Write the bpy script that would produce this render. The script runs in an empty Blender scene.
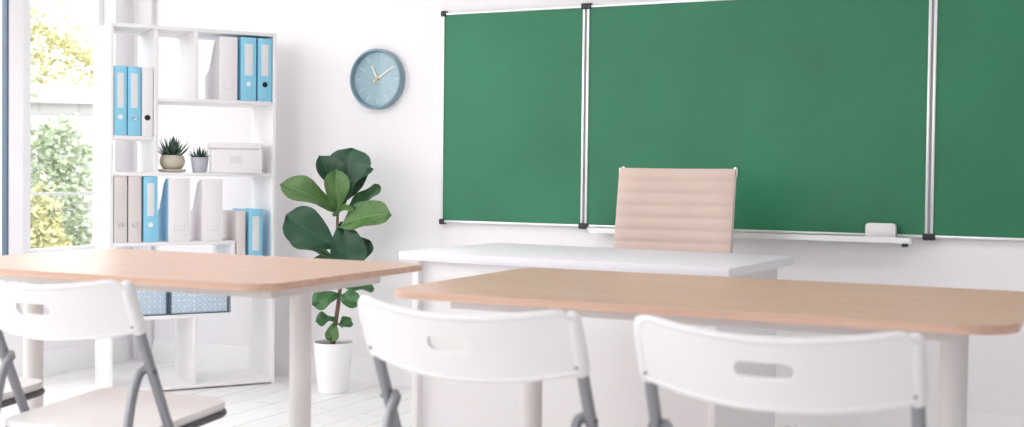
import bpy, bmesh, math, random
from mathutils import Vector, Matrix
PI = math.pi
SC = bpy.context.scene
COL = SC.collection
random.seed(7)

# ------------------------------------------------------------------ materials
def srgb(r, g, b):
    f = lambda c: (c/255/12.92) if c/255 <= .04045 else ((c/255+.055)/1.055)**2.4
    return (f(r), f(g), f(b), 1)

def mat(name, col, rough=.5, metal=0., var=.0, scale=8., bump=0., bscale=200., coat=0., spec=.5, stretch=None):
    """principled surface with a little procedural tone variation and micro bump"""
    m = bpy.data.materials.new(name); m.use_nodes = True
    nt = m.node_tree; b = nt.nodes['Principled BSDF']
    b.inputs['Roughness'].default_value = rough
    b.inputs['Metallic'].default_value = metal
    b.inputs['Specular IOR Level'].default_value = spec
    b.inputs['Coat Weight'].default_value = coat
    tc = nt.nodes.new('ShaderNodeTexCoord'); mp = nt.nodes.new('ShaderNodeMapping')
    nt.links.new(tc.outputs['Object'], mp.inputs['Vector'])
    if stretch: mp.inputs['Scale'].default_value = stretch
    n = nt.nodes.new('ShaderNodeTexNoise'); n.inputs['Scale'].default_value = scale; n.inputs['Detail'].default_value = 4
    nt.links.new(mp.outputs['Vector'], n.inputs['Vector'])
    cr = nt.nodes.new('ShaderNodeValToRGB')
    lo = tuple(c*(1-var) for c in col[:3])+(1,); hi = tuple(min(1, c*(1+var)) for c in col[:3])+(1,)
    cr.color_ramp.elements[0].color = lo; cr.color_ramp.elements[1].color = hi
    cr.color_ramp.elements[0].position = .3; cr.color_ramp.elements[1].position = .7
    nt.links.new(n.outputs['Fac'], cr.inputs['Fac']); nt.links.new(cr.outputs['Color'], b.inputs['Base Color'])
    if bump:
        n2 = nt.nodes.new('ShaderNodeTexNoise'); n2.inputs['Scale'].default_value = bscale
        nt.links.new(mp.outputs['Vector'], n2.inputs['Vector'])
        bp = nt.nodes.new('ShaderNodeBump'); bp.inputs['Strength'].default_value = bump; bp.inputs['Distance'].default_value = .002
        nt.links.new(n2.outputs['Fac'], bp.inputs['Height']); nt.links.new(bp.outputs['Normal'], b.inputs['Normal'])
    return m

def glass_mat():
    m = bpy.data.materials.new('clear_glass'); m.use_nodes = True; nt = m.node_tree
    nt.nodes.remove(nt.nodes['Principled BSDF']); out = nt.nodes['Material Output']
    t = nt.nodes.new('ShaderNodeBsdfTransparent'); g = nt.nodes.new('ShaderNodeBsdfGlossy'); g.inputs['Roughness'].default_value = .02
    t.inputs['Color'].default_value = (.985, .985, .985, 1)
    fr = nt.nodes.new('ShaderNodeFresnel'); fr.inputs['IOR'].default_value = 1.45
    mx = nt.nodes.new('ShaderNodeMixShader')
    ge = nt.nodes.new('ShaderNodeNewGeometry'); su = nt.nodes.new('ShaderNodeMath'); su.operation = 'SUBTRACT'; su.inputs[0].default_value = 1
    mu = nt.nodes.new('ShaderNodeMath'); mu.operation = 'MULTIPLY'      # reflect on the entering face only
    nt.links.new(ge.outputs['Backfacing'], su.inputs[1]); nt.links.new(su.outputs[0], mu.inputs[0]); nt.links.new(fr.outputs['Fac'], mu.inputs[1])
    nt.links.new(mu.outputs[0], mx.inputs['Fac']); nt.links.new(t.outputs[0], mx.inputs[1]); nt.links.new(g.outputs[0], mx.inputs[2])
    nt.links.new(mx.outputs[0], out.inputs['Surface'])
    return m

def floor_mat():
    m = mat('pale_floorboards', srgb(232, 230, 227), .38); nt = m.node_tree; b = nt.nodes['Principled BSDF']
    tc = nt.nodes['Texture Coordinate']
    mp = nt.nodes.new('ShaderNodeMapping'); mp.inputs['Rotation'].default_value = (0, 0, PI/2)
    nt.links.new(tc.outputs['Object'], mp.inputs['Vector'])
    br = nt.nodes.new('ShaderNodeTexBrick')
    br.inputs['Scale'].default_value = 1; br.inputs['Brick Width'].default_value = 1.3; br.inputs['Row Height'].default_value = .15
    br.inputs['Mortar Size'].default_value = .004; br.inputs['Mortar Smooth'].default_value = .3
    br.inputs['Color1'].default_value = srgb(247, 246, 246); br.inputs['Color2'].default_value = srgb(239, 238, 238)
    br.inputs['Mortar'].default_value = srgb(212, 210, 208)
    nt.links.new(mp.outputs['Vector'], br.inputs['Vector'])
    mp2 = nt.nodes.new('ShaderNodeMapping'); mp2.inputs['Scale'].default_value = (26, 2.2, 1)
    nt.links.new(tc.outputs['Object'], mp2.inputs['Vector'])
    n = nt.nodes.new('ShaderNodeTexNoise'); n.inputs['Scale'].default_value = 1.6; n.inputs['Detail'].default_value = 6
    nt.links.new(mp2.outputs['Vector'], n.inputs['Vector'])
    cr = nt.nodes.new('ShaderNodeValToRGB'); cr.color_ramp.elements[0].color = (.93, .928, .928, 1); cr.color_ramp.elements[1].color = (1, 1, 1, 1)
    cr.color_ramp.elements[0].position = .3; cr.color_ramp.elements[1].position = .62
    nt.links.new(n.outputs['Fac'], cr.inputs['Fac'])
    mx = nt.nodes.new('ShaderNodeMix'); mx.data_type = 'RGBA'; mx.blend_type = 'MULTIPLY'; mx.inputs['Factor'].default_value = 1
    nt.links.new(br.outputs['Color'], mx.inputs['A']); nt.links.new(cr.outputs['Color'], mx.inputs['B'])
    nt.links.new(mx.outputs['Result'], b.inputs['Base Color'])
    return m

def wood_mat():
    m = mat('light_beech_laminate', srgb(222, 184, 160), .34, spec=.38); nt = m.node_tree; b = nt.nodes['Principled BSDF']
    tc = nt.nodes['Texture Coordinate']
    mp = nt.nodes.new('ShaderNodeMapping'); mp.inputs['Scale'].default_value = (1.2, 34, 34)
    nt.links.new(tc.outputs['Object'], mp.inputs['Vector'])
    n = nt.nodes.new('ShaderNodeTexNoise'); n.inputs['Scale'].default_value = 1.5; n.inputs['Detail'].default_value = 6; n.inputs['Distortion'].default_value = .6
    nt.links.new(mp.outputs['Vector'], n.inputs['Vector'])
    cr = nt.nodes.new('ShaderNodeValToRGB')
    e = cr.color_ramp.elements
    e[0].position = .25; e[0].color = srgb(196, 160, 141); e[1].position = .75; e[1].color = srgb(224, 189, 168)
    nt.links.new(n.outputs['Fac'], cr.inputs['Fac']); nt.links.new(cr.outputs['Color'], b.inputs['Base Color'])
    return m

def dots_mat():
    m = mat('pale_blue_dotted_card', srgb(190, 214, 230), .7); nt = m.node_tree; b = nt.nodes['Principled BSDF']
    tc = nt.nodes['Texture Coordinate']
    mp = nt.nodes.new('ShaderNodeMapping'); mp.inputs['Scale'].default_value = (42, 42, 42)
    nt.links.new(tc.outputs['Object'], mp.inputs['Vector'])
    v = nt.nodes.new('ShaderNodeTexVoronoi'); v.inputs['Scale'].default_value = 1; v.inputs['Randomness'].default_value = .25
    nt.links.new(mp.outputs['Vector'], v.inputs['Vector'])
    cr = nt.nodes.new('ShaderNodeValToRGB'); cr.color_ramp.interpolation = 'EASE'
    e = cr.color_ramp.elements
    e[0].position = .22; e[0].color = srgb(200, 216, 230); e[1].position = .30; e[1].color = srgb(172, 196, 216)
    x = e.new(.42); x.color = srgb(178, 200, 218); x = e.new(.5); x.color = srgb(210, 223, 234)
    nt.links.new(v.outputs['Distance'], cr.inputs['Fac']); nt.links.new(cr.outputs['Color'], b.inputs['Base Color'])
    return m

def board_mat():
    m = mat('green_chalkboard_enamel', srgb(46, 122, 88), .42, var=.10, scale=2.2, spec=.35)
    return m

M = {}
M['wall'] = mat('white_wall_paint', srgb(243, 241, 243), .85, bump=.05, bscale=120, spec=.25)
M['wall_dim'] = mat('bounce_cut_grey', srgb(176, 174, 176), .85, bump=.05, bscale=120, spec=.25)  # for the unseen right wall, greyed to weaken its bounced light
M['ceil'] = mat('white_ceiling_paint', srgb(242, 242, 242), .9)
M['wallgreyish'] = mat('light_grey_pipe_casing', srgb(224, 222, 224), .7)
M['trim'] = mat('white_trim_paint', srgb(244, 243, 243), .5)
M['floor'] = floor_mat()
M['wood'] = wood_mat()
M['dots'] = dots_mat()
M['board'] = board_mat()
M['plastic'] = mat('white_moulded_plastic', srgb(231, 229, 230), .42, bump=.05, bscale=500)
M['grey_metal'] = mat('grey_painted_tube', srgb(146, 147, 152), .35, .5)
M['dark_metal'] = mat('dark_grey_seat_rim', srgb(92, 92, 94), .45, .2)
M['leg'] = mat('light_grey_powder_coat', srgb(228, 226, 226), .4)
M['alu'] = mat('brushed_aluminium', srgb(226, 228, 228), .3, .45)
M['groove'] = mat('grey_hinge_groove', srgb(170, 168, 174), .5)
M['cap'] = mat('charcoal_plastic_cap', srgb(44, 46, 54), .5)
M['white_lam'] = mat('white_laminate', srgb(240, 239, 240), .45)
M['gloss_white'] = mat('glossy_white_desktop', srgb(232, 231, 236), .42, spec=.12)
M['blue'] = mat('sky_blue_binder_card', srgb(142, 209, 236), .5, var=.03)
M['bluedark'] = mat('deeper_blue_card', srgb(78, 166, 212), .55)
M['paleblue'] = mat('pale_blue_card', srgb(196, 229, 242), .6)
M['label'] = mat('pale_label_paper', srgb(226, 226, 228), .7)
M['beige'] = mat('warm_grey_binder_card', srgb(222, 214, 212), .55, var=.03)
M['whitecard'] = mat('off_white_card', srgb(240, 236, 239), .6)
M['paper'] = mat('paper_pages', srgb(240, 238, 232), .8)
M['black'] = mat('black_plastic', srgb(28, 28, 30), .5)
M['chrome'] = mat('polished_chrome', srgb(225, 225, 228), .15, 1.)
M['ringwhite'] = mat('white_ring', srgb(240, 240, 240), .4)
M['beigepot'] = mat('beige_stoneware', srgb(203, 194, 177), .55, var=.08, scale=30, stretch=(1, 1, 6))
M['greypot'] = mat('grey_lilac_ceramic', srgb(186, 184, 196), .5, var=.06, scale=40)
M['succ'] = mat('dark_green_succulent', srgb(52, 84, 66), .5, var=.3, scale=30)
M['leaf'] = mat('fiddle_leaf_green', srgb(60, 106, 62), .38, var=.22, scale=14, bump=.3, bscale=40)
M['leafdark'] = mat('dark_fiddle_leaf_green', srgb(42, 82, 58), .38, var=.2, scale=14, bump=.3, bscale=40)
M['leaflight'] = mat('light_fiddle_leaf_green', srgb(90, 126, 72), .4, var=.18, scale=14, bump=.3, bscale=40)
def veins(m, col):
    """paler midrib and side veins, laid along the leaf by its UV map"""
    nt = m.node_tree; b = nt.nodes['Principled BSDF']
    old = b.inputs['Base Color'].links[0].from_socket
    uv = nt.nodes.new('ShaderNodeUVMap'); sep = nt.nodes.new('ShaderNodeSeparateXYZ'); nt.links.new(uv.outputs['UV'], sep.inputs[0])
    def M_(op, a, c):
        n = nt.nodes.new('ShaderNodeMath'); n.operation = op
        for k, x in enumerate((a, c)):
            if x is None: continue
            if isinstance(x, (int, float)): n.inputs[k].default_value = x
            else: nt.links.new(x, n.inputs[k])
        return n.outputs[0]
    q = M_('ABSOLUTE', M_('SUBTRACT', sep.outputs['Y'], .5), None)
    mid = M_('LESS_THAN', q, .022)
    ph = M_('FRACT', M_('SUBTRACT', M_('MULTIPLY', sep.outputs['X'], 8.), M_('MULTIPLY', q, 4.)), None)
    side = M_('MULTIPLY', M_('LESS_THAN', ph, .13), .55)
    f = M_('MAXIMUM', mid, side)
    mx = nt.nodes.new('ShaderNodeMix'); mx.data_type = 'RGBA'
    nt.links.new(f, mx.inputs['Factor']); nt.links.new(old, mx.inputs['A']); mx.inputs['B'].default_value = col
    nt.links.new(mx.outputs['Result'], b.inputs['Base Color'])
veins(M['leaf'], srgb(84, 126, 80)); veins(M['leafdark'], srgb(60, 100, 72)); veins(M['leaflight'], srgb(114, 148, 92))
M['stem'] = mat('brown_plant_stem', srgb(120, 92, 78), .8, var=.2, scale=30)
M['soil'] = mat('dark_potting_soil', srgb(70, 54, 44), .95, var=.4, scale=60, bump=.6, bscale=90)
M['whitepot'] = mat('white_glazed_pot', srgb(243, 242, 243), .35)
M['clockcase'] = mat('grey_blue_clock_rim', srgb(128, 156, 168), .4)
M['clockface'] = mat('dusty_blue_clock_dial', srgb(158, 188, 200), .5)
M['clockmark'] = mat('pale_dial_marks', srgb(205, 222, 228), .5)
M['hand'] = mat('off_white_clock_hand', srgb(240, 238, 230), .4)
M['brass'] = mat('brass_second_hand', srgb(205, 175, 110), .35, .6)
M['leather'] = mat('beige_pink_leather', srgb(214, 191, 180), .5, var=.03, bump=.15, bscale=260)
M['eraser'] = mat('white_eraser_body', srgb(238, 236, 236), .6)
M['felt'] = mat('grey_eraser_felt', srgb(120, 120, 124), .95)
M['glass'] = glass_mat()
M['winframe'] = mat('white_window_frame', srgb(240, 240, 242), .4)
M['wingrey'] = mat('light_grey_window_reveal', srgb(214, 214, 218), .5)
M['windark'] = mat('slate_window_profile', srgb(92, 108, 126), .5)
M['yleaf'] = mat('glare_paled_yellow_foliage', srgb(186, 184, 138), .8, var=.12, scale=4)  # desaturated so the colour itself carries the window glare
M['gleaf'] = mat('glare_paled_green_foliage', srgb(158, 172, 144), .8, var=.12, scale=4)  # green muted and paled to imitate glare through the pane
M['bark'] = mat('grey_bark', srgb(150, 140, 128), .9, var=.2)
M['concrete'] = mat('pale_concrete', srgb(160, 158, 156), .9, var=.08)
M['lawn'] = mat('pale_lawn', srgb(150, 150, 144), .9, var=.1, scale=3)
M['rooffelt'] = mat('white_roof_edge', srgb(206, 205, 205), .8)
M['lamp'] = None

def brick_mat():
    m = mat('pale_garden_brick', srgb(205, 200, 195), .9); nt = m.node_tree; b = nt.nodes['Principled BSDF']
    tc = nt.nodes['Texture Coordinate']
    mp = nt.nodes.new('ShaderNodeMapping'); mp.inputs['Rotation'].default_value = (PI/2, 0, 0)
    nt.links.new(tc.outputs['Object'], mp.inputs['Vector'])
    br = nt.nodes.new('ShaderNodeTexBrick'); br.inputs['Scale'].default_value = 1; br.inputs['Brick Width'].default_value = .42; br.inputs['Row Height'].default_value = .2
    br.inputs['Mortar Size'].default_value = .015
    br.inputs['Color1'].default_value = srgb(182, 181, 180); br.inputs['Color2'].default_value = srgb(176, 176, 176); br.inputs['Mortar'].default_value = srgb(164, 164, 166)
    nt.links.new(mp.outputs['Vector'], br.inputs['Vector']); nt.links.new(br.outputs['Color'], b.inputs['Base Color'])
    return m
M['brick'] = brick_mat()

def fill_lamp_mat():
    m = bpy.data.materials.new('added_lamp_diffuser'); m.use_nodes = True; b = m.node_tree.nodes['Principled BSDF']
    b.inputs['Base Color'].default_value = (.9, .9, .9, 1)
    b.inputs['Emission Color'].default_value = (1, .99, 1, 1); b.inputs['Emission Strength'].default_value = FILL_LAMP
    return m

# ------------------------------------------------------------------ mesh helpers
def add_box(bm, x0, x1, y0, y1, z0, z1, bev=0., seg=2, mtx=None, mi=0):
    vs = [bm.verts.new((x, y, z)) for z in (z0, z1) for y in (y0, y1) for x in (x0, x1)]
    fs = [bm.faces.new([vs[i] for i in f]) for f in ((0, 2, 3, 1), (4, 5, 7, 6), (0, 1, 5, 4), (2, 6, 7, 3), (0, 4, 6, 2), (1, 3, 7, 5))]
    for f in fs: f.material_index = mi
    allv = set(vs)
    if bev:
        es = list({e for f in fs for e in f.edges})
        r = bmesh.ops.bevel(bm, geom=es, offset=bev, segments=seg, affect='EDGES', profile=.5)
        allv = {v for v in vs if v.is_valid} | {v for f in r['faces'] for v in f.verts}
        st = list(allv)
        for v in st:
            for f in v.link_faces:
                f.material_index = mi
                allv.update(f.verts)
    if mtx is not None:
        bmesh.ops.transform(bm, matrix=mtx, verts=list(allv))

def smooth_path(pts, n=8):
    P = [Vector(p) for p in pts]
    if len(P) < 3: return P
    Q = [P[0]*2-P[1]]+P+[P[-1]*2-P[-2]]; out = []
    for i in range(1, len(Q)-2):
        a, b, c, d = Q[i-1:i+3]
        for k in range(n):
            t = k/n
            out.append(.5*((2*b)+(c-a)*t+(2*a-5*b+4*c-d)*t*t+(3*b-a-3*c+d)*t**3))
    out.append(P[-1]); return out

def add_tube(bm, pts, r, seg=12, closed=False, squash=None):
    P = [Vector(p) for p in pts]; n = len(P)
    rr = r if isinstance(r, (list, tuple)) else [r]*n
    rings = []; prev = None
    for i, p in enumerate(P):
        if closed: t = (P[(i+1) % n]-P[i-1]).normalized()
        else: t = (P[min(i+1, n-1)]-P[max(i-1, 0)]).normalized()
        if prev is None:
            a = Vector((0, 0, 1)) if abs(t.z) < .9 else Vector((1, 0, 0))
            u = t.cross(a).normalized()
        else:
            u = (prev-t*prev.dot(t)).normalized()
        prev = u; w = t.cross(u)
        rings.append([bm.verts.new(p+(u*math.cos(2*PI*k/seg)+w*math.sin(2*PI*k/seg))*rr[i]) for k in range(seg)])
    m = n if closed else n-1
    for i in range(m):
        a, b = rings[i], rings[(i+1) % n]
        for k in range(seg):
            bm.faces.new((a[k], a[(k+1) % seg], b[(k+1) % seg], b[k]))
    if not closed:
        bm.faces.new(rings[0][::-1]); bm.faces.new(rings[-1])

def add_lathe(bm, prof, seg=32, c=(0, 0, 0), axis='Z', cap=(True, True)):
    rings = []
    for r, z in prof:
        ring = []
        for k in range(seg):
            a = 2*PI*k/seg; x, y = r*math.cos(a), r*math.sin(a)
            p = (x, y, z) if axis == 'Z' else ((x, -z, y) if axis == 'Y' else (z, x, y))
            ring.append(bm.verts.new((c[0]+p[0], c[1]+p[1], c[2]+p[2])))
        rings.append(ring)
    for a, b in zip(rings, rings[1:]):
        for k in range(seg): bm.faces.new((a[k], a[(k+1) % seg], b[(k+1) % seg], b[k]))
    if cap[0]: bm.faces.new(rings[0][::-1])
    if cap[1]: bm.faces.new(rings[-1])

def add_prism(bm, poly, lo, hi, axis='Z', bev=0., seg=2):
    def p(a, b, t): return {'Z': (a, b, t), 'Y': (a, t, b), 'X': (t, a, b)}[axis]
    A = [bm.verts.new(p(a, b, lo)) for a, b in poly]; B = [bm.verts.new(p(a, b, hi)) for a, b in poly]
    n = len(poly); fs = [bm.faces.new(A[::-1]), bm.faces.new(B)]
    for i in range(n): fs.append(bm.faces.new((A[i], A[(i+1) % n], B[(i+1) % n], B[i])))
    if bev:
        es = list(set(fs[0].edges) | set(fs[1].edges))
        bmesh.ops.bevel(bm, geom=es, offset=bev, segments=seg, affect='EDGES', profile=.5)

def rrect(x0, x1, y0, y1, r, n=8):
    """rounded rectangle, counter-clockwise; r one radius or four (x1y0, x1y1, x0y1, x0y0)"""
    rs = r if isinstance(r, (list, tuple)) else [r]*4
    out = []
    for (cx, cy, a0), q in zip(((x1, y0, -PI/2), (x1, y1, 0), (x0, y1, PI/2), (x0, y0, PI)), rs):
        ox = cx-q if cx == x1 else cx+q; oy = cy+q if cy == y0 else cy-q
        for k in range(n+1):
            a = a0+PI/2*k/n; out.append((ox+q*math.cos(a), oy+q*math.sin(a)))
    return out

def obj(name, bm, m, parent=None, angle=35, loc=None, rotz=0):
    bmesh.ops.recalc_face_normals(bm, faces=bm.faces[:])
    me = bpy.data.meshes.new(name); bm.to_mesh(me); bm.free()
    for x in (m if isinstance(m, (list, tuple)) else [m]): me.materials.append(x)
    for p in me.polygons: p.use_smooth = True
    me.set_sharp_from_angle(angle=math.radians(angle))
    o = bpy.data.objects.new(name, me); COL.objects.link(o)
    if parent is not None: o.parent = parent
    if loc is not None: o.location = loc
    o.rotation_euler = (0, 0, rotz)
    return o

def BM(): return bmesh.new()

def box_obj(name, m, parent, *a, bev=0., **k):
    bm = BM(); add_box(bm, *a, bev=bev, **k); return obj(name, bm, m, parent)

def tag(o, label, cat, group=None):
    o['label'] = label; o['category'] = cat
    if group: o['group'] = group
    return o

def thing(name, label, cat, loc=(0, 0, 0), rotz=0., group=None):
    o = bpy.data.objects.new(name, None); COL.objects.link(o)
    o.empty_display_size = .1; o.location = loc; o.rotation_euler = (0, 0, rotz)
    return tag(o, label, cat, group)

def struct(name, bm, m, parent=None):
    o = obj(name, bm, m, parent)
    if parent is None: o['kind'] = 'structure'
    return o

def dup(root, loc, rotz, label, group=None):
    r = root.copy(); COL.objects.link(r); r.location = loc; r.rotation_euler = (0, 0, rotz)
    r['label'] = label
    if group: r['group'] = group
    for ch in list(root.children):
        c = ch.copy(); COL.objects.link(c); c.parent = r
        for g in list(ch.children):
            d = g.copy(); COL.objects.link(d); d.parent = c
    return r

# ------------------------------------------------------------------ fitted layout (metres)
EXPOSURE = 1.14
SKY = 2.0
FILL_LAMP = 2.2
CAM = (0, -4.862, 1.006)
YAW, PITCH, ROLL, F_PX, SHIFT = -.4476, .0238, .0111, 1206.95, -12.7
XW, YR, XR, ZC = -4.544, -6.6, 2.6, 2.75   # window wall, rear wall, right wall, ceiling

# ------------------------------------------------------------------ room shell
bm = BM(); add_box(bm, XW-.12, XR+.2, YR-.2, .2, -.12, 0); struct('floor', bm, M['floor'])
bm = BM(); add_box(bm, XW-.12, XR+.2, YR-.2, .2, ZC, ZC+.15); struct('ceiling', bm, M['ceil'])
bm = BM(); add_box(bm, XW-.12, XR+.2, 0, .2, 0, ZC); struct('wall_back', bm, M['wall'])
bm = BM(); add_box(bm, XR, XR+.2, YR, 0, 0, ZC); struct('wall_right', bm, M['wall_dim'])
bm = BM(); ADDED_REAR = [(-3.8, -1.5, .9)]  # unseen rear opening, added to light the scene from behind the camera
re_ = [XW-.12]+[e for a, b, z in ADDED_REAR for e in (a, b)]+[XR+.2]
for i in range(0, len(re_), 2): add_box(bm, re_[i], re_[i+1], YR-.2, YR, 0, ZC)
for a, b, z in ADDED_REAR: add_box(bm, a, b, YR-.2, YR, 0, z); add_box(bm, a, b, YR-.2, YR, 2.6, ZC)
struct('wall_rear', bm, M['wall'])
# window wall: piers between openings, apron below, lintel above
OPEN = [(-.729, -.135, .575), (-2.30, -.810, .45), (-4.10, -2.50, .45), (-6.0, -4.30, .45)]
ZT = 2.6
bm = BM()
edges = [0]+[e for a, b, z in OPEN for e in (b, a)]+[YR]
for i in range(0, len(edges), 2): add_box(bm, XW-.12, XW, edges[i+1], edges[i], 0, ZC)
for a, b, z in OPEN:
    add_box(bm, XW-.12, XW, a, b, 0, z); add_box(bm, XW-.12, XW, a, b, ZT, ZC)
struct('wall_left', bm, M['wall'])
bm = BM()
def base_profile(bm, axis, lo, hi):
    pr = [(0, 0), (.016, 0), (.016, .078), (.011, .088), (.011, .102), (.006, .114), (0, .114)]
    if axis == 'X': add_prism(bm, [(-a, z) for a, z in pr], lo, hi, 'X')      # along the back wall, (y, z)
    else: add_prism(bm, [(XW+a, z) for a, z in pr], lo, hi, 'Y')
base_profile(bm, 'X', XW+.146, XR); struct('baseboard_back', bm, M['trim'])
bm = BM(); base_profile(bm, 'Y', YR, -.05); struct('baseboard_left', bm, M['trim'])
bm = BM(); add_box(bm, XW+.05, XW+.145, -.03, 0, 0, ZC, bev=.004); struct('trim_1', bm, M['wallgreyish'])   # boxed pipe in the corner

def window(n, a, b, z, frame_m, lw, rw, gx, gt, bars=()):
    """sash of depth gt whose glass plane lies gx behind the inner wall face; lw, rw are its two stile widths"""
    bm = BM(); x0, x1 = XW-gx-gt/2, XW-gx+gt/2
    add_box(bm, x0, x1, a, a+lw, z, ZT, bev=.003); add_box(bm, x0, x1, b-rw, b, z, ZT, bev=.003)
    add_box(bm, x0, x1, a+lw, b-rw, z, z+.03, bev=.003); add_box(bm, x0, x1, a+lw, b-rw, ZT-.05, ZT, bev=.003)
    for zb in bars: add_box(bm, x0+.008, x1-.008, a+lw, b-rw, zb-.006, zb+.006)
    f = struct('window_%d' % n, bm, frame_m)
    bm = BM(); add_box(bm, XW-gx-.003, XW-gx+.003, a+lw, b-rw, z+.03, ZT-.05); obj('pane', bm, M['glass'], f)
    bm = BM(); add_box(bm, XW-gx+gt/2, XW+.03, a, b, z-.025, z+.001, bev=.004); obj('window_sill', bm, M['trim'], f)
    return f
window(1, *OPEN[0], M['winframe'], .122, .034, .10, .036, bars=(.874,))
window(2, *OPEN[1], M['windark'], .05, .012, .019, .034)
window(3, *OPEN[2], M['winframe'], .05, .05, .08, .06)  # unseen window, assumed to bring in more daylight
window(4, *OPEN[3], M['winframe'], .05, .05, .08, .06)  # another unseen window assumed for its daylight
for n, (a, b, z) in zip((5,), ADDED_REAR):  # frame and panes of the added rear window
    bm = BM(); y0, y1 = YR-.13, YR-.07
    for x in (a, (a+b)/2-.03, b-.06): add_box(bm, x, x+.06, y0, y1, z, ZT, bev=.003)
    for x in (a+.06, (a+b)/2+.03):
        add_box(bm, x, x+(b-a)/2-.09, y0, y1, z, z+.05, bev=.003); add_box(bm, x, x+(b-a)/2-.09, y0, y1, ZT-.05, ZT, bev=.003)
    f = struct('window_%d' % n, bm, M['winframe'])
    for x in (a+.06, (a+b)/2+.03):
        bm = BM(); add_box(bm, x, x+(b-a)/2-.09, YR-.103, YR-.097, z+.05, ZT-.05); obj('pane', bm, M['glass'], f)

# ------------------------------------------------------------------ chalkboard
X0, X1, X2, X3, ZB, ZTOP = -2.684, -1.979, -.555, .149, .772, 1.728
cb = thing('chalkboard', 'large green three-panel chalkboard with thin silver frame mounted on white wall', 'chalkboard', (0, 0, ZB))
def panel(xa, xb):
    g = .012 if xa != X0 else .0
    bm = BM(); add_box(bm, xa+.006, xb-.006, -.022, -.006, .006, ZTOP-ZB-.006)
    p = obj('board_panel', bm, M['board'], cb)
    bm = BM(); h = ZTOP-ZB; w = .011
    add_box(bm, xa, xb, -.027, -.004, 0, w, bev=.002); add_box(bm, xa, xb, -.027, -.004, h-w, h, bev=.002)
    add_box(bm, xa, xa+w, -.027, -.004, w, h-w, bev=.002); add_box(bm, xb-w, xb, -.027, -.004, w, h-w, bev=.002)
    obj('panel_frame', bm, M['alu'], p)
    for cx in (xa+.006, xb-.006):
        for cz in (.004, h-.004):
            bm = BM(); add_box(bm, cx-.013, cx+.013, -.032, -.003, cz-.013, cz+.013, bev=.005); obj('corner_cap', bm, M['cap'], p)
panel(X0, X1-.003); panel(X1+.006, X2-.006); panel(X2+.003, X3)
for hx in (X1+.0015, X2-.0015):
    bm = BM(); add_box(bm, hx-.0044, hx+.0044, -.02, 0, .012, ZTOP-ZB-.012); obj('hinge_strip', bm, M['groove'], cb)
bm = BM()
pr = [(-.03, -.020), (-.105, -.020), (-.105, .002), (-.099, .002), (-.099, -.013), (-.03, -.013)]
add_prism(bm, pr, -1.93, -.612, 'X'); add_box(bm, -1.9, -.63, -.035, -.0, -.018, -.008)
tr = obj('chalk_tray', bm, M['alu'], cb)
for ex in (-1.93, -.618):
    bm = BM(); add_box(bm, ex, ex+.008, -.107, -.03, -.022, .003, bev=.002); obj('tray_end_cap', bm, M['label'], tr)
bm = BM(); add_box(bm, -.645, -.622, -.108, -.085, -.034, -.0205, bev=.004); obj('tray_clip', bm, M['cap'], tr)

er = thing('board_eraser', 'white block eraser standing on the chalk tray below the chalkboard', 'eraser', (-.727, -.0632, ZB-.0126), 0)
bm = BM(); add_prism(bm, rrect(-.056, .056, .0, .066, .012), -.022, .012, 'Y', bev=.003); obj('eraser_body', bm, M['eraser'], er)
bm = BM(); add_prism(bm, rrect(-.053, .053, .002, .063, .01), .012, .024, 'Y', bev=.002); obj('felt_pad', bm, M['felt'], er)

# ------------------------------------------------------------------ wall clock
ck = thing('wall_clock', 'round dusty blue wall clock with pale hands hung on white wall', 'clock', (-3.034, 0, 1.435))
R = .142
bm = BM(); add_lathe(bm, [(R-.004, 0), (R, .004), (R, .036), (R-.004, .042), (R-.010, .042), (R-.013, .036), (R-.014, .016)], 64, axis='Y', cap=(True, False)); obj('clock_case', bm, M['clockcase'], ck)
bm = BM(); add_lathe(bm, [(R-.013, .010), (R-.013, .016)], 64, axis='Y'); obj('dial', bm, M['clockface'], ck)
def dial_bar(bm, ang, r0, r1, w, y0, y1, off=0.):
    m = Matrix.Rotation(ang, 4, 'Y')
    add_box(bm, off-w/2, off+w/2, -y1, -y0, r0, r1, mtx=m)
for k in range(13):
    bm = BM()
    if k in (0, 12): dial_bar(bm, 0, .088, .118, .005, .016, .0172, -.008 if k else .008)
    else: dial_bar(bm, 2*PI*k/12, .082 if k % 3 else .088, .118, .0045, .016, .0172)
    obj('hour_mark', bm, M['clockmark'], ck)
bm = BM(); dial_bar(bm, 2*PI*(11.17/12), -.018, .072, .009, .019, .0205); obj('hour_hand', bm, M['hand'], ck)
bm = BM(); dial_bar(bm, 2*PI*(9.5/60), -.02, .108, .0075, .0215, .023); obj('minute_hand', bm, M['hand'], ck)
bm = BM(); dial_bar(bm, 2*PI*(36/60), -.02, .04, .003, .024, .025); add_lathe(bm, [(.008, .018), (.008, .027), (.005, .028)], 20, axis='Y'); obj('second_hand', bm, M['brass'], ck)
bm = BM(); add_lathe(bm, [(R-.0135, .0335), (R-.0135, .035)], 64, axis='Y'); obj('clock_glass', bm, M['glass'], ck)

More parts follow.
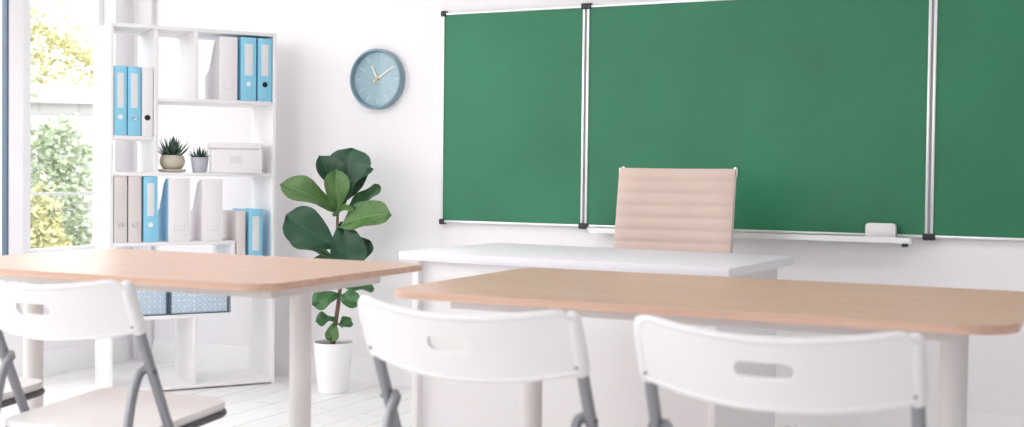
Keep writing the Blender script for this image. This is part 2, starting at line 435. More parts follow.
# ------------------------------------------------------------------ bookshelf
SX, SY, SA, SW, SD, SH = -3.877, -.86, .958, .7513, .3354, 1.641
ES = Vector((math.cos(SA), math.sin(SA), 0)); NS = Vector((-math.sin(SA), math.cos(SA), 0)); OS = Vector((SX, SY, 0))
def shp(u, d, z): return OS+ES*u+NS*d+Vector((0, 0, z))
TH = .016
bs = thing('bookshelf', 'tall white open bookcase standing diagonally in corner beside window', 'bookshelf', shp(0, 0, 0), SA)
def board(name, u0, u1, z0, z1): box_obj(name, M['white_lam'], bs, u0, u1, 0, SD, z0, z1, bev=.0015)
board('side_panel', 0, TH, 0, SH); board('side_panel', SW-TH, SW, 0, SH)
board('top_panel', TH, SW-TH, SH-TH, SH); board('base_panel', TH, SW-TH, .008, .024)
Z1, Z2, Z3, Z4, Z5, Z6 = 1.322, 1.148, .987, .675, .344, .500
board('divider', .190, .206, Z3, SH-TH); board('divider', .370, .386, Z1, SH-TH)
board('shelf', .206, SW-TH, Z1-TH, Z1); board('shelf', TH, .190, Z2-TH, Z2); board('shelf', TH, SW-TH, Z3-TH, Z3)
board('shelf', TH, .561, Z4-TH, Z4); board('divider', .545, .561, Z5-TH, Z4-TH); board('shelf', TH, .545, Z5-TH, Z5)
board('shelf', .561, SW-TH, Z6-TH, Z6); board('divider', .368, .384, .024, Z5-TH)

# binders: body (boards, spine, pages) + label + finger ring
def binder(label, u0, u1, z, h, m, ring='white', lab=True, d0=.004, group=None, side=None, D=.275, parts=None):
    w = u1-u0-.003
    t = thing('binder', label, 'binder', shp(u0+.0015, d0, z+.0005), SA, group)
    bm = BM(); c = .0035
    add_box(bm, 0, w, 0, c, 0, h, bev=.0012); add_box(bm, 0, c, c, D, 0, h, bev=.0008); add_box(bm, w-c, w, c, D, 0, h, bev=.0008)
    obj('cover', bm, m, t)
    bm = BM(); add_box(bm, c+.0006, w-c-.0006, .03, D-.006, .004, h-.014); obj('pages', bm, M['paper'], t)
    if lab:
        bm = BM(); add_box(bm, w*.24, w*.76, -.0012, .0004, h*.40, h*.90, bev=.0004); obj('spine_label', bm, M['label'], t)
    if ring:
        zc = h*.265; rr = .0125
        bm = BM()
        if ring == 'black':
            add_lathe(bm, [(rr, .0004), (rr, .0022), (rr*.8, .003)], 24, c=(w/2, 0, zc), axis='Y'); obj('finger_hole', bm, M['black'], t)
        elif ring == 'white':
            add_lathe(bm, [(rr*.9, .0004), (rr*.9, .0024), (rr*.6, .003)], 24, c=(w/2, 0, zc), axis='Y'); obj('finger_ring', bm, M['ringwhite'], t)
        else:
            pts = [(w/2+rr*.85*math.cos(2*PI*k/20), -.0015, zc+rr*.85*math.sin(2*PI*k/20)) for k in range(20)]
            add_tube(bm, pts, .0022, 8, closed=True); obj('finger_ring', bm, M['chrome'], t)
    return t
GB = 'lever arch binders on the bookcase'
binder('sky blue binder at far left of upper left compartment, white finger ring', .018, .074, Z2, .305, M['blue'], 'white', group=GB)
binder('sky blue binder with silver finger ring, between another blue binder and a pale one', .076, .134, Z2, .305, M['blue'], 'chrome', group=GB)
binder('pale unlabelled binder with black finger hole beside two blue binders', .137, .187, Z2, .305, M['whitecard'], 'black', False, group=GB)
binder('sky blue binder with white finger ring beside white magazine file on top shelf', .583, .657, Z1, .292, M['blue'], 'white', group=GB)
binder('sky blue binder with black finger hole at right end of top shelf', .664, .731, Z1, .292, M['blue'], 'black', group=GB)
binder('warm grey binder with silver ring at far left of lower shelf', .018, .077, Z4, .294, M['beige'], 'chrome', False, group=GB)
binder('warm grey binder with silver ring standing between grey and blue binders', .080, .139, Z4, .294, M['beige'], 'chrome', False, group=GB)
binder('sky blue binder with white ring beside two warm grey binders', .146, .209, Z4, .293, M['blue'], 'white', group=GB)
binder('warm grey binder in the low right compartment beside a blue binder', .566, .611, Z6, .31, M['beige'], None, False, group=GB)
binder('sky blue binder in the low right compartment beside bookcase edge', .625, .692, Z6, .318, M['blue'], None, True, d0=.003, group=GB)

def magfile(label, u0, u1, z, h, side_m=None, d0=.004):
    w = u1-u0; D = .25; c = .003
    t = thing('magazine_file', label, 'magazine file', shp(u0, d0, z+.0005), SA, 'white magazine files on the bookcase')
    bm = BM(); add_box(bm, 0, w, 0, c, 0, h, bev=.001); add_box(bm, c, w-c, c, D, 0, c); add_box(bm, c, w-c, D-c, D, 0, h*.42)
    obj('file_front', bm, M['whitecard'], t)
    prof = [(c, 0), (D, 0), (D, h*.42), (D*.72, h*.50), (D*.36, h*.93), (D*.22, h*.985), (c, h)]
    for i, xx in enumerate((0, w-c)):
        bm = BM(); add_prism(bm, prof, xx, xx+c, 'X'); obj('side_wall', bm, side_m if (side_m and i == 0) else M['whitecard'], t)
    bm = BM(); a, b, zl, zh = w*.24, w*.76, h*.17, h*.30
    add_box(bm, a, b, -.002, .0003, zl, zl+.004); add_box(bm, a, a+.003, -.002, .0003, zl+.004, zh); add_box(bm, b-.003, b, -.002, .0003, zl+.004, zh)
    obj('label_holder', bm, M['label'], t)
magfile('white magazine file on top shelf beside two blue binders', .484, .567, Z1, .288)
magfile('white magazine file with pale blue side beside blue binder on lower shelf', .257, .352, Z4, .287, M['paleblue'])
magfile('white magazine file standing alone at right end of lower shelf', .409, .501, Z4, .283)

# storage box with lid
t = thing('storage_box', 'white lidded storage box with label holder on middle shelf', 'box', shp(.447, .012, Z3+.0005), SA-.20)
bm = BM(); add_box(bm, .004, .224, .004, .226, 0, .108, bev=.002); obj('box_body', bm, M['whitecard'], t)
bm = BM(); add_box(bm, -.002, .230, -.003, .232, .113, .139, bev=.003); add_box(bm, .014, .214, .014, .216, .108, .113); obj('lid', bm, M['whitecard'], t)
bm = BM(); add_box(bm, .085, .143, .0005, .0045, .045, .049); add_box(bm, .085, .088, .0005, .0045, .049, .078); add_box(bm, .140, .143, .0005, .0045, .049, .078); add_box(bm, .088, .14, .003, .0045, .049, .078)
obj('label_holder', bm, M['label'], t)

# dotted boxes in the low compartment
def dotted(label, u0, u1):
    w = u1-u0
    t = thing('patterned_box', label, 'box', shp(u0, .015, Z5+.0005), SA, 'pale blue dotted boxes')
    bm = BM(); add_box(bm, .003, w-.003, .003, .27, 0, .2, bev=.002); obj('box_body', bm, M['dots'], t)
    bm = BM()
    for x0, x1, z0, z1 in ((0, .006, 0, .206), (w-.006, w, 0, .206), (.006, w-.006, 0, .005), (.006, w-.006, .2, .206)):
        add_box(bm, x0, x1, 0, .006, z0, z1)
    obj('dark_trim', bm, M['windark'], t)
    bm = BM(); add_prism(bm, rrect(w/2-.03, w/2+.03, .12, .135, .007), -.001, .004, 'Y'); obj('hand_slot', bm, M['cap'], t)
    return t
dotted('pale blue dotted box partly hidden behind the front chair, left of its twin', .020, .255)
dotted('pale blue dotted box at right end of the low shelf', .268, .535)

# potted succulents
def spikes(bm, n, L, rb, w, z0, spread, seed):
    rnd = random.Random(seed)
    for k in range(n):
        f = (k+.5)/n; el = PI/2-spread*f**.7; a = k*2.39996+rnd.uniform(-.2, .2); l = L*(.75+.35*rnd.random())*(1-.25*f)
        dr = Vector((math.cos(a)*math.cos(el), math.sin(a)*math.cos(el), math.sin(el)))
        b0 = Vector((math.cos(a)*rb*f, math.sin(a)*rb*f, z0))
        side = dr.cross(Vector((0, 0, 1)))
        side = side.normalized() if side.length > 1e-3 else Vector((1, 0, 0))
        up = side.cross(dr).normalized()
        rings = []
        for s, ww in ((0, .75), (.3, 1.), (.65, .7), (.9, .28)):
            p = b0+dr*l*s+up*(l*.14*s*s)
            rings.append([bm.verts.new(p+side*w*ww), bm.verts.new(p+up*w*.35*ww), bm.verts.new(p-side*w*ww), bm.verts.new(p-up*w*.45*ww)])
        tip = bm.verts.new(b0+dr*l+up*(l*.15))
        for A, B in zip(rings, rings[1:]):
            for q in range(4): bm.faces.new((A[q], A[(q+1) % 4], B[(q+1) % 4], B[q]))
        for q in range(4): bm.faces.new((rings[-1][q], rings[-1][(q+1) % 4], tip))
        bm.faces.new(rings[0][::-1])
t = thing('potted_succulent', 'larger spiky succulent in round beige pot and saucer on middle shelf', 'potted plant', shp(.288, .07, Z3+.0005), SA, 'succulents on the middle shelf')
bm = BM(); add_lathe(bm, [(.034, 0), (.057, .003), (.063, .012), (.060, .014), (.046, .009)], 40); obj('saucer', bm, M['beigepot'], t)
bm = BM(); add_lathe(bm, [(.030, .0095), (.041, .016), (.053, .034), (.056, .050), (.053, .066), (.047, .078), (.043, .078), (.045, .07)], 40); obj('pot', bm, M['beigepot'], t)
bm = BM(); add_lathe(bm, [(.0445, .066), (.0445, .071), (.02, .073)], 32); obj('soil', bm, M['soil'], t)
bm = BM(); spikes(bm, 46, .096, .03, .0075, .072, 1.15, 3); obj('leaves', bm, M['succ'], t)
t = thing('potted_succulent', 'smaller succulent in tapered grey pot between beige pot and storage box', 'potted plant', shp(.406, .046, Z3+.0005), SA, 'succulents on the middle shelf')
bm = BM(); add_lathe(bm, [(.029, 0), (.031, .002), (.041, .066), (.041, .07), (.037, .07), (.0365, .062)], 40); obj('pot', bm, M['greypot'], t)
bm = BM(); add_lathe(bm, [(.0365, .06), (.0365, .064), (.015, .066)], 32); obj('soil', bm, M['soil'], t)
bm = BM(); spikes(bm, 30, .058, .026, .0062, .064, 1.2, 9); obj('leaves', bm, M['succ'], t)

# ------------------------------------------------------------------ fiddle leaf fig (local x = to the right, local y = away from the camera side)
PX, PY = -3.085, -.29
fig = thing('fiddle_leaf_fig', 'tall fiddle leaf fig with broad green leaves in white floor pot', 'potted plant', (PX, PY, 0), -YAW)
bm = BM(); add_lathe(bm, [(.064, 0), (.069, .004), (.0905, .222), (.0905, .228), (.085, .228), (.083, .215)], 48, cap=(True, False)); obj('pot', bm, M['whitepot'], fig)
bm = BM(); add_lathe(bm, [(.082, .195), (.082, .203), (.03, .207)], 40); obj('soil', bm, M['soil'], fig)
def pp(u, v, d=0.): return Vector(((u-331)/223, d, (393-v)/223))
bm = BM()
path = smooth_path([pp(330, 350, 0), pp(332, 330, 0), pp(336, 300, .0), pp(338, 275, .0), pp(336, 250, 0), pp(334, 225, 0), pp(335, 200, 0), pp(338, 185, .01)], 6)
add_tube(bm, path, [.011-.006*i/(len(path)-1) for i in range(len(path))], 10); obj('trunk', bm, M['stem'], fig)
def leaf(bm, base, tip, wpx, face=(0, -1, .25), bend=.03, cup=.18, mi=0, bd=0., td=0., trunk=None):
    A = pp(*base, bd); B = pp(*tip, td); ax = B-A; L = ax.length; ax.normalize()
    f = Vector(face); s = ax.cross(f).normalized(); n = s.cross(ax).normalized()
    NU, NV = 14, 8; W = wpx/223/2; G = []; uvl = bm.loops.layers.uv.verify()
    for i in range(NU+1):
        t = i/NU
        K = ((0, .05), (.06, .2), (.14, .42), (.28, .68), (.45, .86), (.62, .99), (.74, 1.), (.85, .86), (.93, .6), (.98, .28), (1, .04))
        for (a0, w0), (a1, w1) in zip(K, K[1:]):
            if a0 <= t <= a1: ww = w0+(w1-w0)*(t-a0)/(a1-a0)
        row = []
        for j in range(NV+1):
            q = j/NV*2-1
            wav = .012*math.sin(9*t+q*2)*abs(q)
            p = A+ax*(L*t)+s*(W*ww*q)+n*(-bend*4*(t-.5)**2+bend+cup*W*ww*q*q+wav-.006*math.exp(-(q*6)**2))
            row.append(bm.verts.new(p))
        G.append(row)
    for i in range(NU):
        for j in range(NV):
            fc = bm.faces.new((G[i][j], G[i][j+1], G[i+1][j+1], G[i+1][j])); fc.material_index = mi
            for lp_, (a_, b_) in zip(fc.loops, ((i, j), (i, j+1), (i+1, j+1), (i+1, j))): lp_[uvl].uv = (a_/NU, b_/NV)
    bm.faces.ensure_lookup_table()
    if trunk:
        add_tube(bm, smooth_path([pp(*trunk, 0), (pp(*trunk, 0)+A)/2+Vector((0, 0, .004)), A, A+ax*L*.1], 3), .0035, 6)
bm = BM()
leaf(bm, (342, 200), (347, 146), 46, (-.1, -1, -.25), .02, .15, 1, .02, .05, (337, 200))
leaf(bm, (336, 205), (315, 154), 29, (.7, -.8, .1), .02, .5, 1, .01, .0, (336, 208))
leaf(bm, (334, 208), (334, 168), 25, (.25, -1, .25), .02, .25, 2, -.02, -.07, (335, 210))
leaf(bm, (340, 204), (369, 166), 17, (-.75, -.65, .1), .03, .35, 1, .0, -.02, (336, 206))
leaf(bm, (342, 206), (376, 184), 22, (-.3, -.7, .75), -.02, .25, 0, .0, .03, (335, 212))
leaf(bm, (334, 210), (278, 183), 31, (.25, -.75, .65), .025, .2, 2, -.01, -.06, (335, 214))
leaf(bm, (336, 226), (390, 211), 34, (-.15, -.8, .6), .03, .2, 2, -.02, -.10, (334, 226))
leaf(bm, (330, 214), (352, 206), 18, (.0, -.4, 1), .01, .2, 2, -.02, -.09, (335, 216))
leaf(bm, (331, 247), (284, 214), 40, (.2, -1, .15), .015, .15, 1, -.01, -.05, (335, 246))
leaf(bm, (332, 262), (284, 240), 24, (.15, -.5, .85), .02, .2, 0, .01, .05, (336, 262))
leaf(bm, (338, 221), (350, 268), 37, (.1, -1, .25), .015, .2, 1, .01, -.02, (335, 226))
leaf(bm, (340, 270), (366, 240), 26, (-.3, -1, .1), .02, .2, 1, .03, .05, (338, 270))
leaf(bm, (336, 278), (300, 264), 26, (.1, -.6, .8), .02, .2, 0, .0, .03, (338, 278))
leaf(bm, (336, 294), (311, 304), 21, (.1, -.9, .5), .015, .2, 0, -.01, -.05, (337, 292))
leaf(bm, (339, 287), (371, 289), 15, (-.1, -.7, .7), .015, .2, 0, .0, .02, (338, 286))
leaf(bm, (338, 294), (357, 303), 19, (-.1, -.8, .5), .015, .2, 0, -.01, -.05, (337, 296))
leaf(bm, (333, 319), (314, 321), 15, (.1, -.7, .7), .01, .2, 0, -.01, -.04, (333, 318))
leaf(bm, (336, 324), (351, 322), 13, (-.1, -.8, .5), .01, .2, 0, -.01, -.03, (333, 322))
leaf(bm, (332, 322), (330, 341), 14, (.1, -1, .2), .01, .2, 2, -.02, -.04, (332, 324))
obj('foliage', bm, [M['leaf'], M['leafdark'], M['leaflight']], fig, 60)

# ------------------------------------------------------------------ teacher's desk
DW, DD = 1.115, .62
dk = thing('teacher_desk', 'white office desk with glossy top standing before the green chalkboard', 'desk', (-2.013, -1.511, 0), -.0716)
bm = BM(); add_box(bm, 0, DW, 0, DD, .718, .746, bev=.003); obj('desk_top', bm, M['gloss_white'], dk)
box_obj('side_panel', M['white_lam'], dk, .042, .064, .02, DD-.05, 0, .718, bev=.0015)
box_obj('side_panel', M['white_lam'], dk, DW-.062, DW-.040, .02, DD-.05, 0, .718, bev=.0015)
box_obj('front_panel', M['white_lam'], dk, .064, DW-.062, .045, .063, .012, .718, bev=.0015)

# ------------------------------------------------------------------ office chair behind the desk (local -y faces the desk)
oc = thing('office_chair', 'beige ribbed leather office chair behind white desk, in front of chalkboard', 'office chair', (-1.392, -.80, 0), .03)
def ribbed(bm, P, wid, th, pitch, N):
    """P(s) -> (point, normal) along the length, s in metres; channels across it"""
    L = P[1]; f = P[0]; NX = 14; top = []; bot = []
    for i in range(N+1):
        s = L*i/N; c, n = f(s); ph = (s/pitch) % 1
        b = th+.007*(abs(math.sin(PI*ph))**.5)
        ra, rb = [], []
        for j in range(NX+1):
            q = j/NX*2-1; e = 1-max(0, (abs(q)-.93)/.07)**2*.5
            x = Vector((wid/2*q, 0, 0)); dip = n*(-.012*(1-q*q))
            ra.append(bm.verts.new(c+x+n*(b*e)+dip)); rb.append(bm.verts.new(c+x-n*(th*.5*e)+dip))
        top.append(ra); bot.append(rb)
    for i in range(N):
        for j in range(NX):
            bm.faces.new((top[i][j], top[i][j+1], top[i+1][j+1], top[i+1][j])); bm.faces.new((bot[i][j], bot[i+1][j], bot[i+1][j+1], bot[i][j+1]))
        bm.faces.new((top[i][0], top[i+1][0], bot[i+1][0], bot[i][0])); bm.faces.new((top[i][NX], bot[i][NX], bot[i+1][NX], top[i+1][NX]))
    for r, o in ((0, 0), (N, 1)):
        for j in range(NX): bm.faces.new((top[r][j], bot[r][j], bot[r][j+1], top[r][j+1]))
tilt = .13
def bp(s): return Vector((0, .185+math.sin(tilt)*s+.02*(s/.56)**2, .475+math.cos(tilt)*s)), Vector((0, -math.cos(tilt), math.sin(tilt)))
def sp(s): return Vector((0, -.25+s, .455-.025*math.sin(PI*s/.45))), Vector((0, 0, 1))
bm = BM(); ribbed(bm, (bp, .555), .446, .012, .046, 96); obj('backrest', bm, M['leather'], oc, 60)
bm = BM(); ribbed(bm, (sp, .445), .46, .014, .05, 72); obj('seat', bm, M['leather'], oc, 60)
bm = BM()
for sx in (-1, 1):
    pts = [bp(.56)[0], bp(.4)[0], bp(.2)[0], bp(.03)[0], Vector((0, .19, .44)), Vector((0, .10, .425)), Vector((0, -.1, .425)), Vector((0, -.26, .44))]
    add_tube(bm, smooth_path([p+Vector((sx*.216, .022, 0)) for p in pts], 5), .0075, 10)
add_tube(bm, [(-.23, .06, .415), (.23, .06, .415)], .012, 10); add_tube(bm, [(-.23, -.1, .415), (.23, -.1, .415)], .012, 10)
obj('side_frame', bm, M['chrome'], oc)
for sx in (-1, 1):
    p = bp(.55)[0]
    bm = BM(); add_box(bm, sx*.221-.009, sx*.221+.009, p.y+.004, p.y+.032, p.z-.022, p.z+.008, bev=.004); obj('corner_bracket', bm, M['chrome'], oc)
bm = BM(); add_lathe(bm, [(.03, .085), (.03, .2), (.02, .2), (.02, .40), (.06, .405), (.06, .42)], 24); obj('gas_column', bm, M['chrome'], oc)
bm = BM()
for k in range(5):
    a = 2*PI*k/5+.3
    add_tube(bm, [(0, 0, .10), (.15*math.cos(a), .15*math.sin(a), .092), (.28*math.cos(a), .28*math.sin(a), .072)], [.026, .018, .013], 10)
obj('star_base', bm, M['chrome'], oc)
for k in range(5):
    a = 2*PI*k/5+.3; c = (.28*math.cos(a), .28*math.sin(a), .026)
    bm = BM()
    for q in (-.011, .011):
        r = Matrix.Translation(c) @ Matrix.Rotation(a+.8, 4, 'Z')
        n0 = len(bm.verts); add_lathe(bm, [(.018, q-.008), (.026, q-.006), (.026, q+.006), (.018, q+.008)], 20, axis='X')
        bm.verts.ensure_lookup_table(); bmesh.ops.transform(bm, matrix=r, verts=bm.verts[n0:])
    add_tube(bm, [(c[0], c[1], .026), (c[0], c[1], .068)], .008, 8)
    obj('caster', bm, M['black'], oc)

# ------------------------------------------------------------------ student tables
def table(label, x, y, w, d, h, legs, R=.08, RB=.05):
    t = thing('classroom_table', label, 'table', (x+w/2, y+d/2, 0), 0, 'classroom tables')
    T = .017
    bm = BM(); add_prism(bm, rrect(-w/2, w/2, -d/2, d/2, [R, RB, RB, .07], 12), h-T, h, 'Z', bev=.0025); obj('table_top', bm, M['wood'], t, 30)
    x0, x1, y0, y1, z0, z1 = -w/2+.08, w/2-.105, -d/2+.165, d/2-.09, h-T-.036, h-T-.0004
    for nme, a in (('front_rail', (x0, x1, y0, y0+.03)), ('back_rail', (x0, x1, y1-.03, y1)), ('side_rail', (x0, x0+.08, y0+.0304, y1-.0304)), ('side_rail', (x1-.08, x1, y0+.0304, y1-.0304))):
        bm = BM(); add_box(bm, *a, z0, z1, bev=.002); obj(nme, bm, M['leg'], t)
    for lx in legs:
        bm = BM(); add_lathe(bm, [(.0285, .05), (.0285, z0-.0004)], 32, c=(lx, 0, 0)); lg = obj('leg', bm, M['leg'], t, 40)
        bm = BM(); add_prism(bm, rrect(lx-.032, lx+.032, -d/2+.07, d/2-.07, .03), .008, .05, 'Z', bev=.008); obj('foot', bm, M['leg'], lg)
        for fy in (-d/2+.1, d/2-.1):
            bm = BM(); add_lathe(bm, [(.016, 0), (.016, .009)], 20, c=(lx, fy, 0)); obj('foot_pad', bm, M['cap'], lg)
    return t
table('light wood classroom table at right, in front of the desk', -1.422, -2.560, 1.308, .765, .740, (-.464, .514), .105)
table('light wood classroom table at left, in front of bookcase and fig', -2.912, -2.624, 1.213, .758, .7415, (-.528, .436))

# ------------------------------------------------------------------ folding chairs (local +y faces the table)
def ty(z): return .125-.41*z          # the long tube's line in the side view
HW = .215
ch = thing('folding_chair', 'white plastic folding chair at left table with its seat showing below the backrest', 'chair', (0, 0, 0), 0, 'white folding chairs at the tables')
def stadium_r(th, a, b):              # distance from the centre to a stadium (half length a, half height b) in direction th
    c, s = abs(math.cos(th)), abs(math.sin(th))
    if s > 1e-9 and b*c/s <= a-b: return b/s
    k = a-b; return k*c+math.sqrt(max(0, b*b-(k*s)**2))
def back_panel():
    """slot-holed panel: rings from the hand slot out to the outline, wrapped round the shallow curve of the backrest"""
    bm = BM(); N = 160; NR = 12
    W2, Htop, Hbot = HW+.006, .050, -.062
    zc = .728
    def outline(th):
        c, s = math.cos(th), math.sin(th); best = 1e9
        if abs(c) > 1e-9: best = min(best, W2/abs(c))
        if s > 1e-9: best = min(best, Htop/s)
        if s < -1e-9: best = min(best, Hbot/s)
        return best
    cor = [math.atan2(y, x) for x in (W2, -W2) for y in (Htop, Hbot)]
    def warp(x, z, off):
        q = x/HW; z2 = z-(.021-.055*(z-.0)*1.)*(1-q*q) if z < 0 else z-.021*(1-q*q)
        if abs(q) > .88: z2 -= (0.0 if z < 0 else .018*((abs(q)-.88)/.12)**2.5*(z/Htop))
        zz = zc+z2; y = ty(zz)-.054*(1-q*q)-.011
        return Vector((x, y-off*.92, zz-off*.38))
    layers = []
    for off in (-.0045, .0045):
        rings = []
        for r in range(NR+1):
            f = r/NR; ring = []
            for k in range(N):
                # sample evenly by blending slot angles toward outline perimeter
                th = -PI+2*PI*k/N; th = math.atan2(math.sin(th)*.36, math.cos(th))
                ri, ro = stadium_r(th, .047, .0135), outline(th)
                rr = ri+(ro-ri)*f; ring.append(bm.verts.new(warp(rr*math.cos(th), rr*math.sin(th), off)))
            rings.append(ring)
        layers.append(rings)
    for li, rings in enumerate(layers):
        for a, b in zip(rings, rings[1:]):
            for k in range(N):
                v = (a[k], a[(k+1) % N], b[(k+1) % N], b[k]); bm.faces.new(v if li == 0 else v[::-1])
    for r in (0, NR):
        for k in range(N):
            a, b = layers[0][r], layers[1][r]
            v = (a[k], b[k], b[(k+1) % N], a[(k+1) % N]); bm.faces.new(v)
    # rolled lip along the top and bottom edges, sleeves round the tubes
    for z in (Htop-.002, Hbot+.002):
        add_tube(bm, [warp(-HW+2*HW*i/40, z, 0) for i in range(41)], .0065, 10)
    for sx in (-1, 1):
        zs = [.772, .769, .760, .74, .70, .680, .668, .662]; rs = [.006, .011, .0145, .016, .016, .0155, .0145, .0125]
        add_tube(bm, [(sx*HW, ty(z), z) for z in zs], rs, 16)
    return bm
obj('backrest', back_panel(), M['plastic'], ch, 50)
# seat: tapered, rounded, slightly dished slab rising to the front
def seat_outline(inset=0.):
    pts = [(-.192, .18), (.192, .18), (.194, -.15), (-.194, -.15)]
    out = []; r = .04
    P = [Vector((x, y, 0)) for x, y in pts]; n = 4; c = sum(P, Vector())/4
    for i in range(n):
        p = P[i]; a = (P[i-1]-p).normalized(); b = (P[(i+1) % n]-p).normalized()
        for k in range(9):
            t = k/8; q = p+a*r*(1-t)**2+b*r*t**2
            out.append(q+(c-q).normalized()*inset)
    return out
def seat_z(y): return .440+.075*(y+.15)
bm = BM(); rings = []
for ins, dz in ((.004, -.018), (0, -.012), (0, -.004), (.003, 0), (.02, -.001), (.06, -.004), (.11, -.006)):
    rings.append([bm.verts.new((p.x, p.y, seat_z(p.y)+dz)) for p in seat_outline(ins)])
for a, b in zip(rings, rings[1:]):
    for k in range(len(a)): bm.faces.new((a[k], a[(k+1) % len(a)], b[(k+1) % len(a)], b[k]))
bm.faces.new(rings[0][::-1]); bm.faces.new(rings[-1])
obj('seat', bm, M['plastic'], ch, 50)
bm = BM(); pl = [p for p in seat_outline(.004)]
add_tube(bm, [(p.x, p.y, seat_z(p.y)-.026) for p in pl], .0085, 10, closed=True); obj('seat_rim', bm, M['dark_metal'], ch)
for sx in (-1, 1):
    bm = BM()
    add_tube(bm, [(sx*HW, ty(z), z) for z in (.67, .45, .25, .02)], .011, 14)
    l = obj('front_leg', bm, M['grey_metal'], ch)
    bm = BM(); add_tube(bm, [(sx*HW, ty(z), z) for z in (.04, .012, 0)], [.0145, .0145, .012], 14); obj('foot_cap', bm, M['cap'], l)
    xi = sx*(HW-.0225)
    bm = BM()
    add_tube(bm, smooth_path([(sx*(HW-.012), ty(.580)+.004, .582), (xi, ty(.576)-.008, .574), (xi, ty(.56)-.030, .550), (xi, -.150, .50), (xi, -.178, .34), (xi, -.235, .02)], 6), .010, 12)
    l = obj('rear_leg', bm, M['grey_metal'], ch)
    bm = BM(); add_tube(bm, [(xi, -.2317, .036), (xi, -.2355, .012), (xi, -.237, 0)], [.0135, .0135, .011], 14); obj('foot_cap', bm, M['cap'], l)
    bm = BM(); add_tube(bm, [(sx*(HW-.028), ty(.576)-.002, .576), (sx*(HW+.0125), ty(.576)-.002, .576)], .0055, 12); obj('pivot_bolt', bm, M['dark_metal'], ch)
    bm = BM(); add_tube(bm, [(sx*HW, ty(.682)-.0145, .682-.006), (sx*HW, ty(.682)-.0165, .682-.0073)], .0028, 10); obj('rivet', bm, M['grey_metal'], ch)
for pts in ([(-HW, ty(.13), .13), (HW, ty(.13), .13)], [(-HW+.0225, -.2165, .13), (HW-.0225, -.2165, .13)], [(-HW+.02, -.135, .412), (HW-.02, -.135, .412)]):
    bm = BM(); add_tube(bm, pts, .008, 10); obj('cross_bar', bm, M['grey_metal'], ch)
ch.location = (-2.0, -2.785, 0)
GC = 'white folding chairs at the tables'
dup(ch, (-2.565, -2.80, 0), .02, 'white plastic folding chair at far left, cut off by the photo edge', GC)
dup(ch, (-.982, -2.795, 0), -.07, 'white plastic folding chair in the middle, at left end of right table', GC)
dup(ch, (-.443, -2.80, 0), -.02, 'white plastic folding chair nearest the right edge, at right table', GC)

# ------------------------------------------------------------------ ceiling lamps, unseen and added to brighten the room
M['lamp'] = fill_lamp_mat()
lamps = [(-2.6, -1.9), (.4, -1.9), (-2.6, -4.4), (.4, -4.4)]
nm = ['added ceiling fill lamp near the window wall and chalkboard', 'added ceiling fill lamp right of the chalkboard side', 'added ceiling fill lamp near the window wall at the rear', 'added ceiling fill lamp at the rear right of the room']
lp = None
for (x, y), n in zip(lamps, nm):
    if lp is None:
        lp = thing('added_ceiling_lamp', n, 'lamp', (x, y, ZC), 0, 'added ceiling fill lamps')
        bm = BM(); add_box(bm, -.62, .62, -.32, .32, -.05, 0, bev=.006); obj('lamp_housing', bm, M['leg'], lp)
        bm = BM(); add_box(bm, -.59, .59, -.29, .29, -.056, -.0502); obj('diffuser', bm, M['lamp'], lp)
    else: dup(lp, (x, y, ZC), 0, n, 'added ceiling fill lamps')

# ------------------------------------------------------------------ outside the window
bm = BM(); add_box(bm, -40, XW-.12, -30, 30, -.6, -.4); g = struct('ground', bm, M['lawn'])
def through(px, py, dist):
    """spot outside at a given distance along the sight line through the window"""
    y, p, r = YAW, PITCH, ROLL
    f = Vector((math.sin(y)*math.cos(p), math.cos(y)*math.cos(p), -math.sin(p))); ri = Vector((math.cos(y), -math.sin(y), 0)); up = ri.cross(f)
    return f, ri, up
def bush(name, label, x, y, z0, rx, rz, n, m, seed, size=.07, trunk=None):
    rnd = random.Random(seed)
    t = thing(name, label, 'shrub' if name == 'shrub' else 'tree', (x, y, z0))
    bm = BM()
    for k in range(n):
        while True:
            q = Vector((rnd.uniform(-1, 1), rnd.uniform(-1, 1), rnd.uniform(-1, 1)))
            if .25 < q.length < 1: break
        lump = 1+.18*math.sin(5*q.x+seed)+.15*math.sin(6*q.z+2*q.y)
        p = Vector((q.x*rx*lump, q.y*rx*lump, rz*1.02+q.z*rz*lump+(trunk or 0)))
        d = Vector((rnd.gauss(0, 1), rnd.gauss(0, 1), rnd.gauss(0, .6))).normalized(); e = d.cross(Vector((rnd.gauss(0, 1), rnd.gauss(0, 1), 1))).normalized()
        s = size*rnd.uniform(.6, 1.3); n3 = d.cross(e)*s*.15
        vs = [bm.verts.new(p+v) for v in (-d*s, e*s*.5+n3, d*s, -e*s*.5+n3)]
        bm.faces.new((vs[0], vs[1], vs[2])); bm.faces.new((vs[0], vs[2], vs[3]))
    obj('foliage', bm, m, t, 80)
    bm = BM(); hh = rz*1.1+(trunk or 0)
    add_tube(bm, [(0, 0, -.02), (.02, .01, hh*.5), (0, .03, hh)], [.05, .04, .015], 8)
    for k in range(5):
        a = k*1.3; b = Vector((0, .02, hh*(.45+.09*k))); add_tube(bm, [b, b+Vector((math.cos(a)*rx*.5, math.sin(a)*rx*.5, rz*.35))], [.02, .006], 6)
    obj('stem', bm, M['bark'], t)
    return t
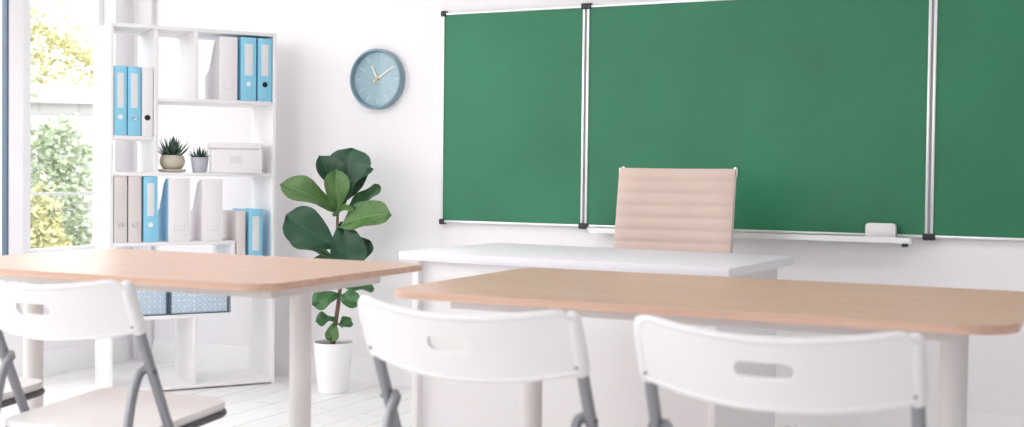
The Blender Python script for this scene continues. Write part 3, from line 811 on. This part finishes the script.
# the strip of garden seen through the narrow pane
bush('shrub', 'yellow green shrub outside the window, left side of the pane', -6.9, 1.60, -.4, .24, .62, 2600, M['yleaf'], 2, .034)
bush('shrub', 'green shrub in glare-paled colours outside the window against the garden wall', -7.75, 2.50, -.4, .36, .98, 3600, M['gleaf'], 5, .034)
bush('tree', 'yellowing tree outside the window, rising behind the flat roof', -14.6, 8.7, -.4, 1.25, 1.6, 8000, M['yleaf'], 8, .05, .9)
bush('tree', 'green tree in glare-paled colours outside, seen at the far left edge of the window', -9.4, 2.5, -.4, .8, 1.5, 3000, M['gleaf'], 12, .06, .6)
sh = thing('garden_shed', 'pale flat-roofed outbuilding behind the shrubs outside the window', 'outbuilding', (-10.6, 5.0, -.4), .76)
bm = BM(); add_box(bm, -.35, 2.2, .06, 2.0, 0, 2.12); obj('shed_wall', bm, M['brick'], sh)
bm = BM(); add_box(bm, -.45, 2.35, -.06, 2.1, 2.12, 2.32, bev=.01); obj('roof', bm, M['rooffelt'], sh)
gw = thing('garden_wall', 'low pale block wall with coping outside the window', 'wall', (-8.75, 3.1, -.4), .76)
bm = BM(); add_box(bm, -.3, 1.5, 0, .14, 0, 1.08); obj('masonry', bm, M['brick'], gw)
bm = BM(); add_box(bm, -.34, 1.54, -.03, .17, 1.08, 1.13, bev=.008); obj('coping', bm, M['rooffelt'], gw)

# ------------------------------------------------------------------ light
w = bpy.data.worlds.new('daylight'); SC.world = w; w.use_nodes = True
bg = w.node_tree.nodes['Background']; bg.inputs['Color'].default_value = (.99, .988, .992, 1); bg.inputs['Strength'].default_value = SKY
def portal(loc, rot, sx, sy):
    L = bpy.data.lights.new('window_portal', 'AREA'); L.shape = 'RECTANGLE'; L.size = sx; L.size_y = sy; L.cycles.is_portal = True
    o = bpy.data.objects.new('window_portal', L); COL.objects.link(o); o.location = loc; o.rotation_euler = rot
for a, b, z in OPEN: portal((XW-.125, (a+b)/2, (z+ZT)/2), (0, -PI/2, 0), ZT-z, b-a)
for a, b, z in ADDED_REAR: portal(((a+b)/2, YR-.205, (z+ZT)/2), (PI/2, 0, 0), b-a, ZT-z)

# ------------------------------------------------------------------ camera
cd = bpy.data.cameras.new('camera'); cam = bpy.data.objects.new('camera', cd); COL.objects.link(cam); SC.camera = cam
cd.sensor_width = 36; cd.lens = F_PX/1024*36; cd.shift_y = SHIFT/1024
f = Vector((math.sin(YAW)*math.cos(PITCH), math.cos(YAW)*math.cos(PITCH), -math.sin(PITCH)))
ri = Vector((math.cos(YAW), -math.sin(YAW), 0)); up = ri.cross(f)
r2 = ri*math.cos(ROLL)+up*math.sin(ROLL); u2 = up*math.cos(ROLL)-ri*math.sin(ROLL)
cam.matrix_world = Matrix(((r2.x, u2.x, -f.x, CAM[0]), (r2.y, u2.y, -f.y, CAM[1]), (r2.z, u2.z, -f.z, CAM[2]), (0, 0, 0, 1)))
cd.dof.use_dof = True; cd.dof.focus_distance = 4.9; cd.dof.aperture_fstop = 3.6
cd.clip_start = .05

SC.view_settings.view_transform = 'Standard'; SC.view_settings.look = 'None'
SC.view_settings.gamma = 1; SC.view_settings.use_curve_mapping = False
SC.view_settings.exposure = EXPOSURE
SC.cycles.use_denoising = True
SC.cycles.max_bounces = 14; SC.cycles.diffuse_bounces = 8; SC.cycles.transparent_max_bounces = 12
SC.cycles.caustics_reflective = False; SC.cycles.caustics_refractive = False
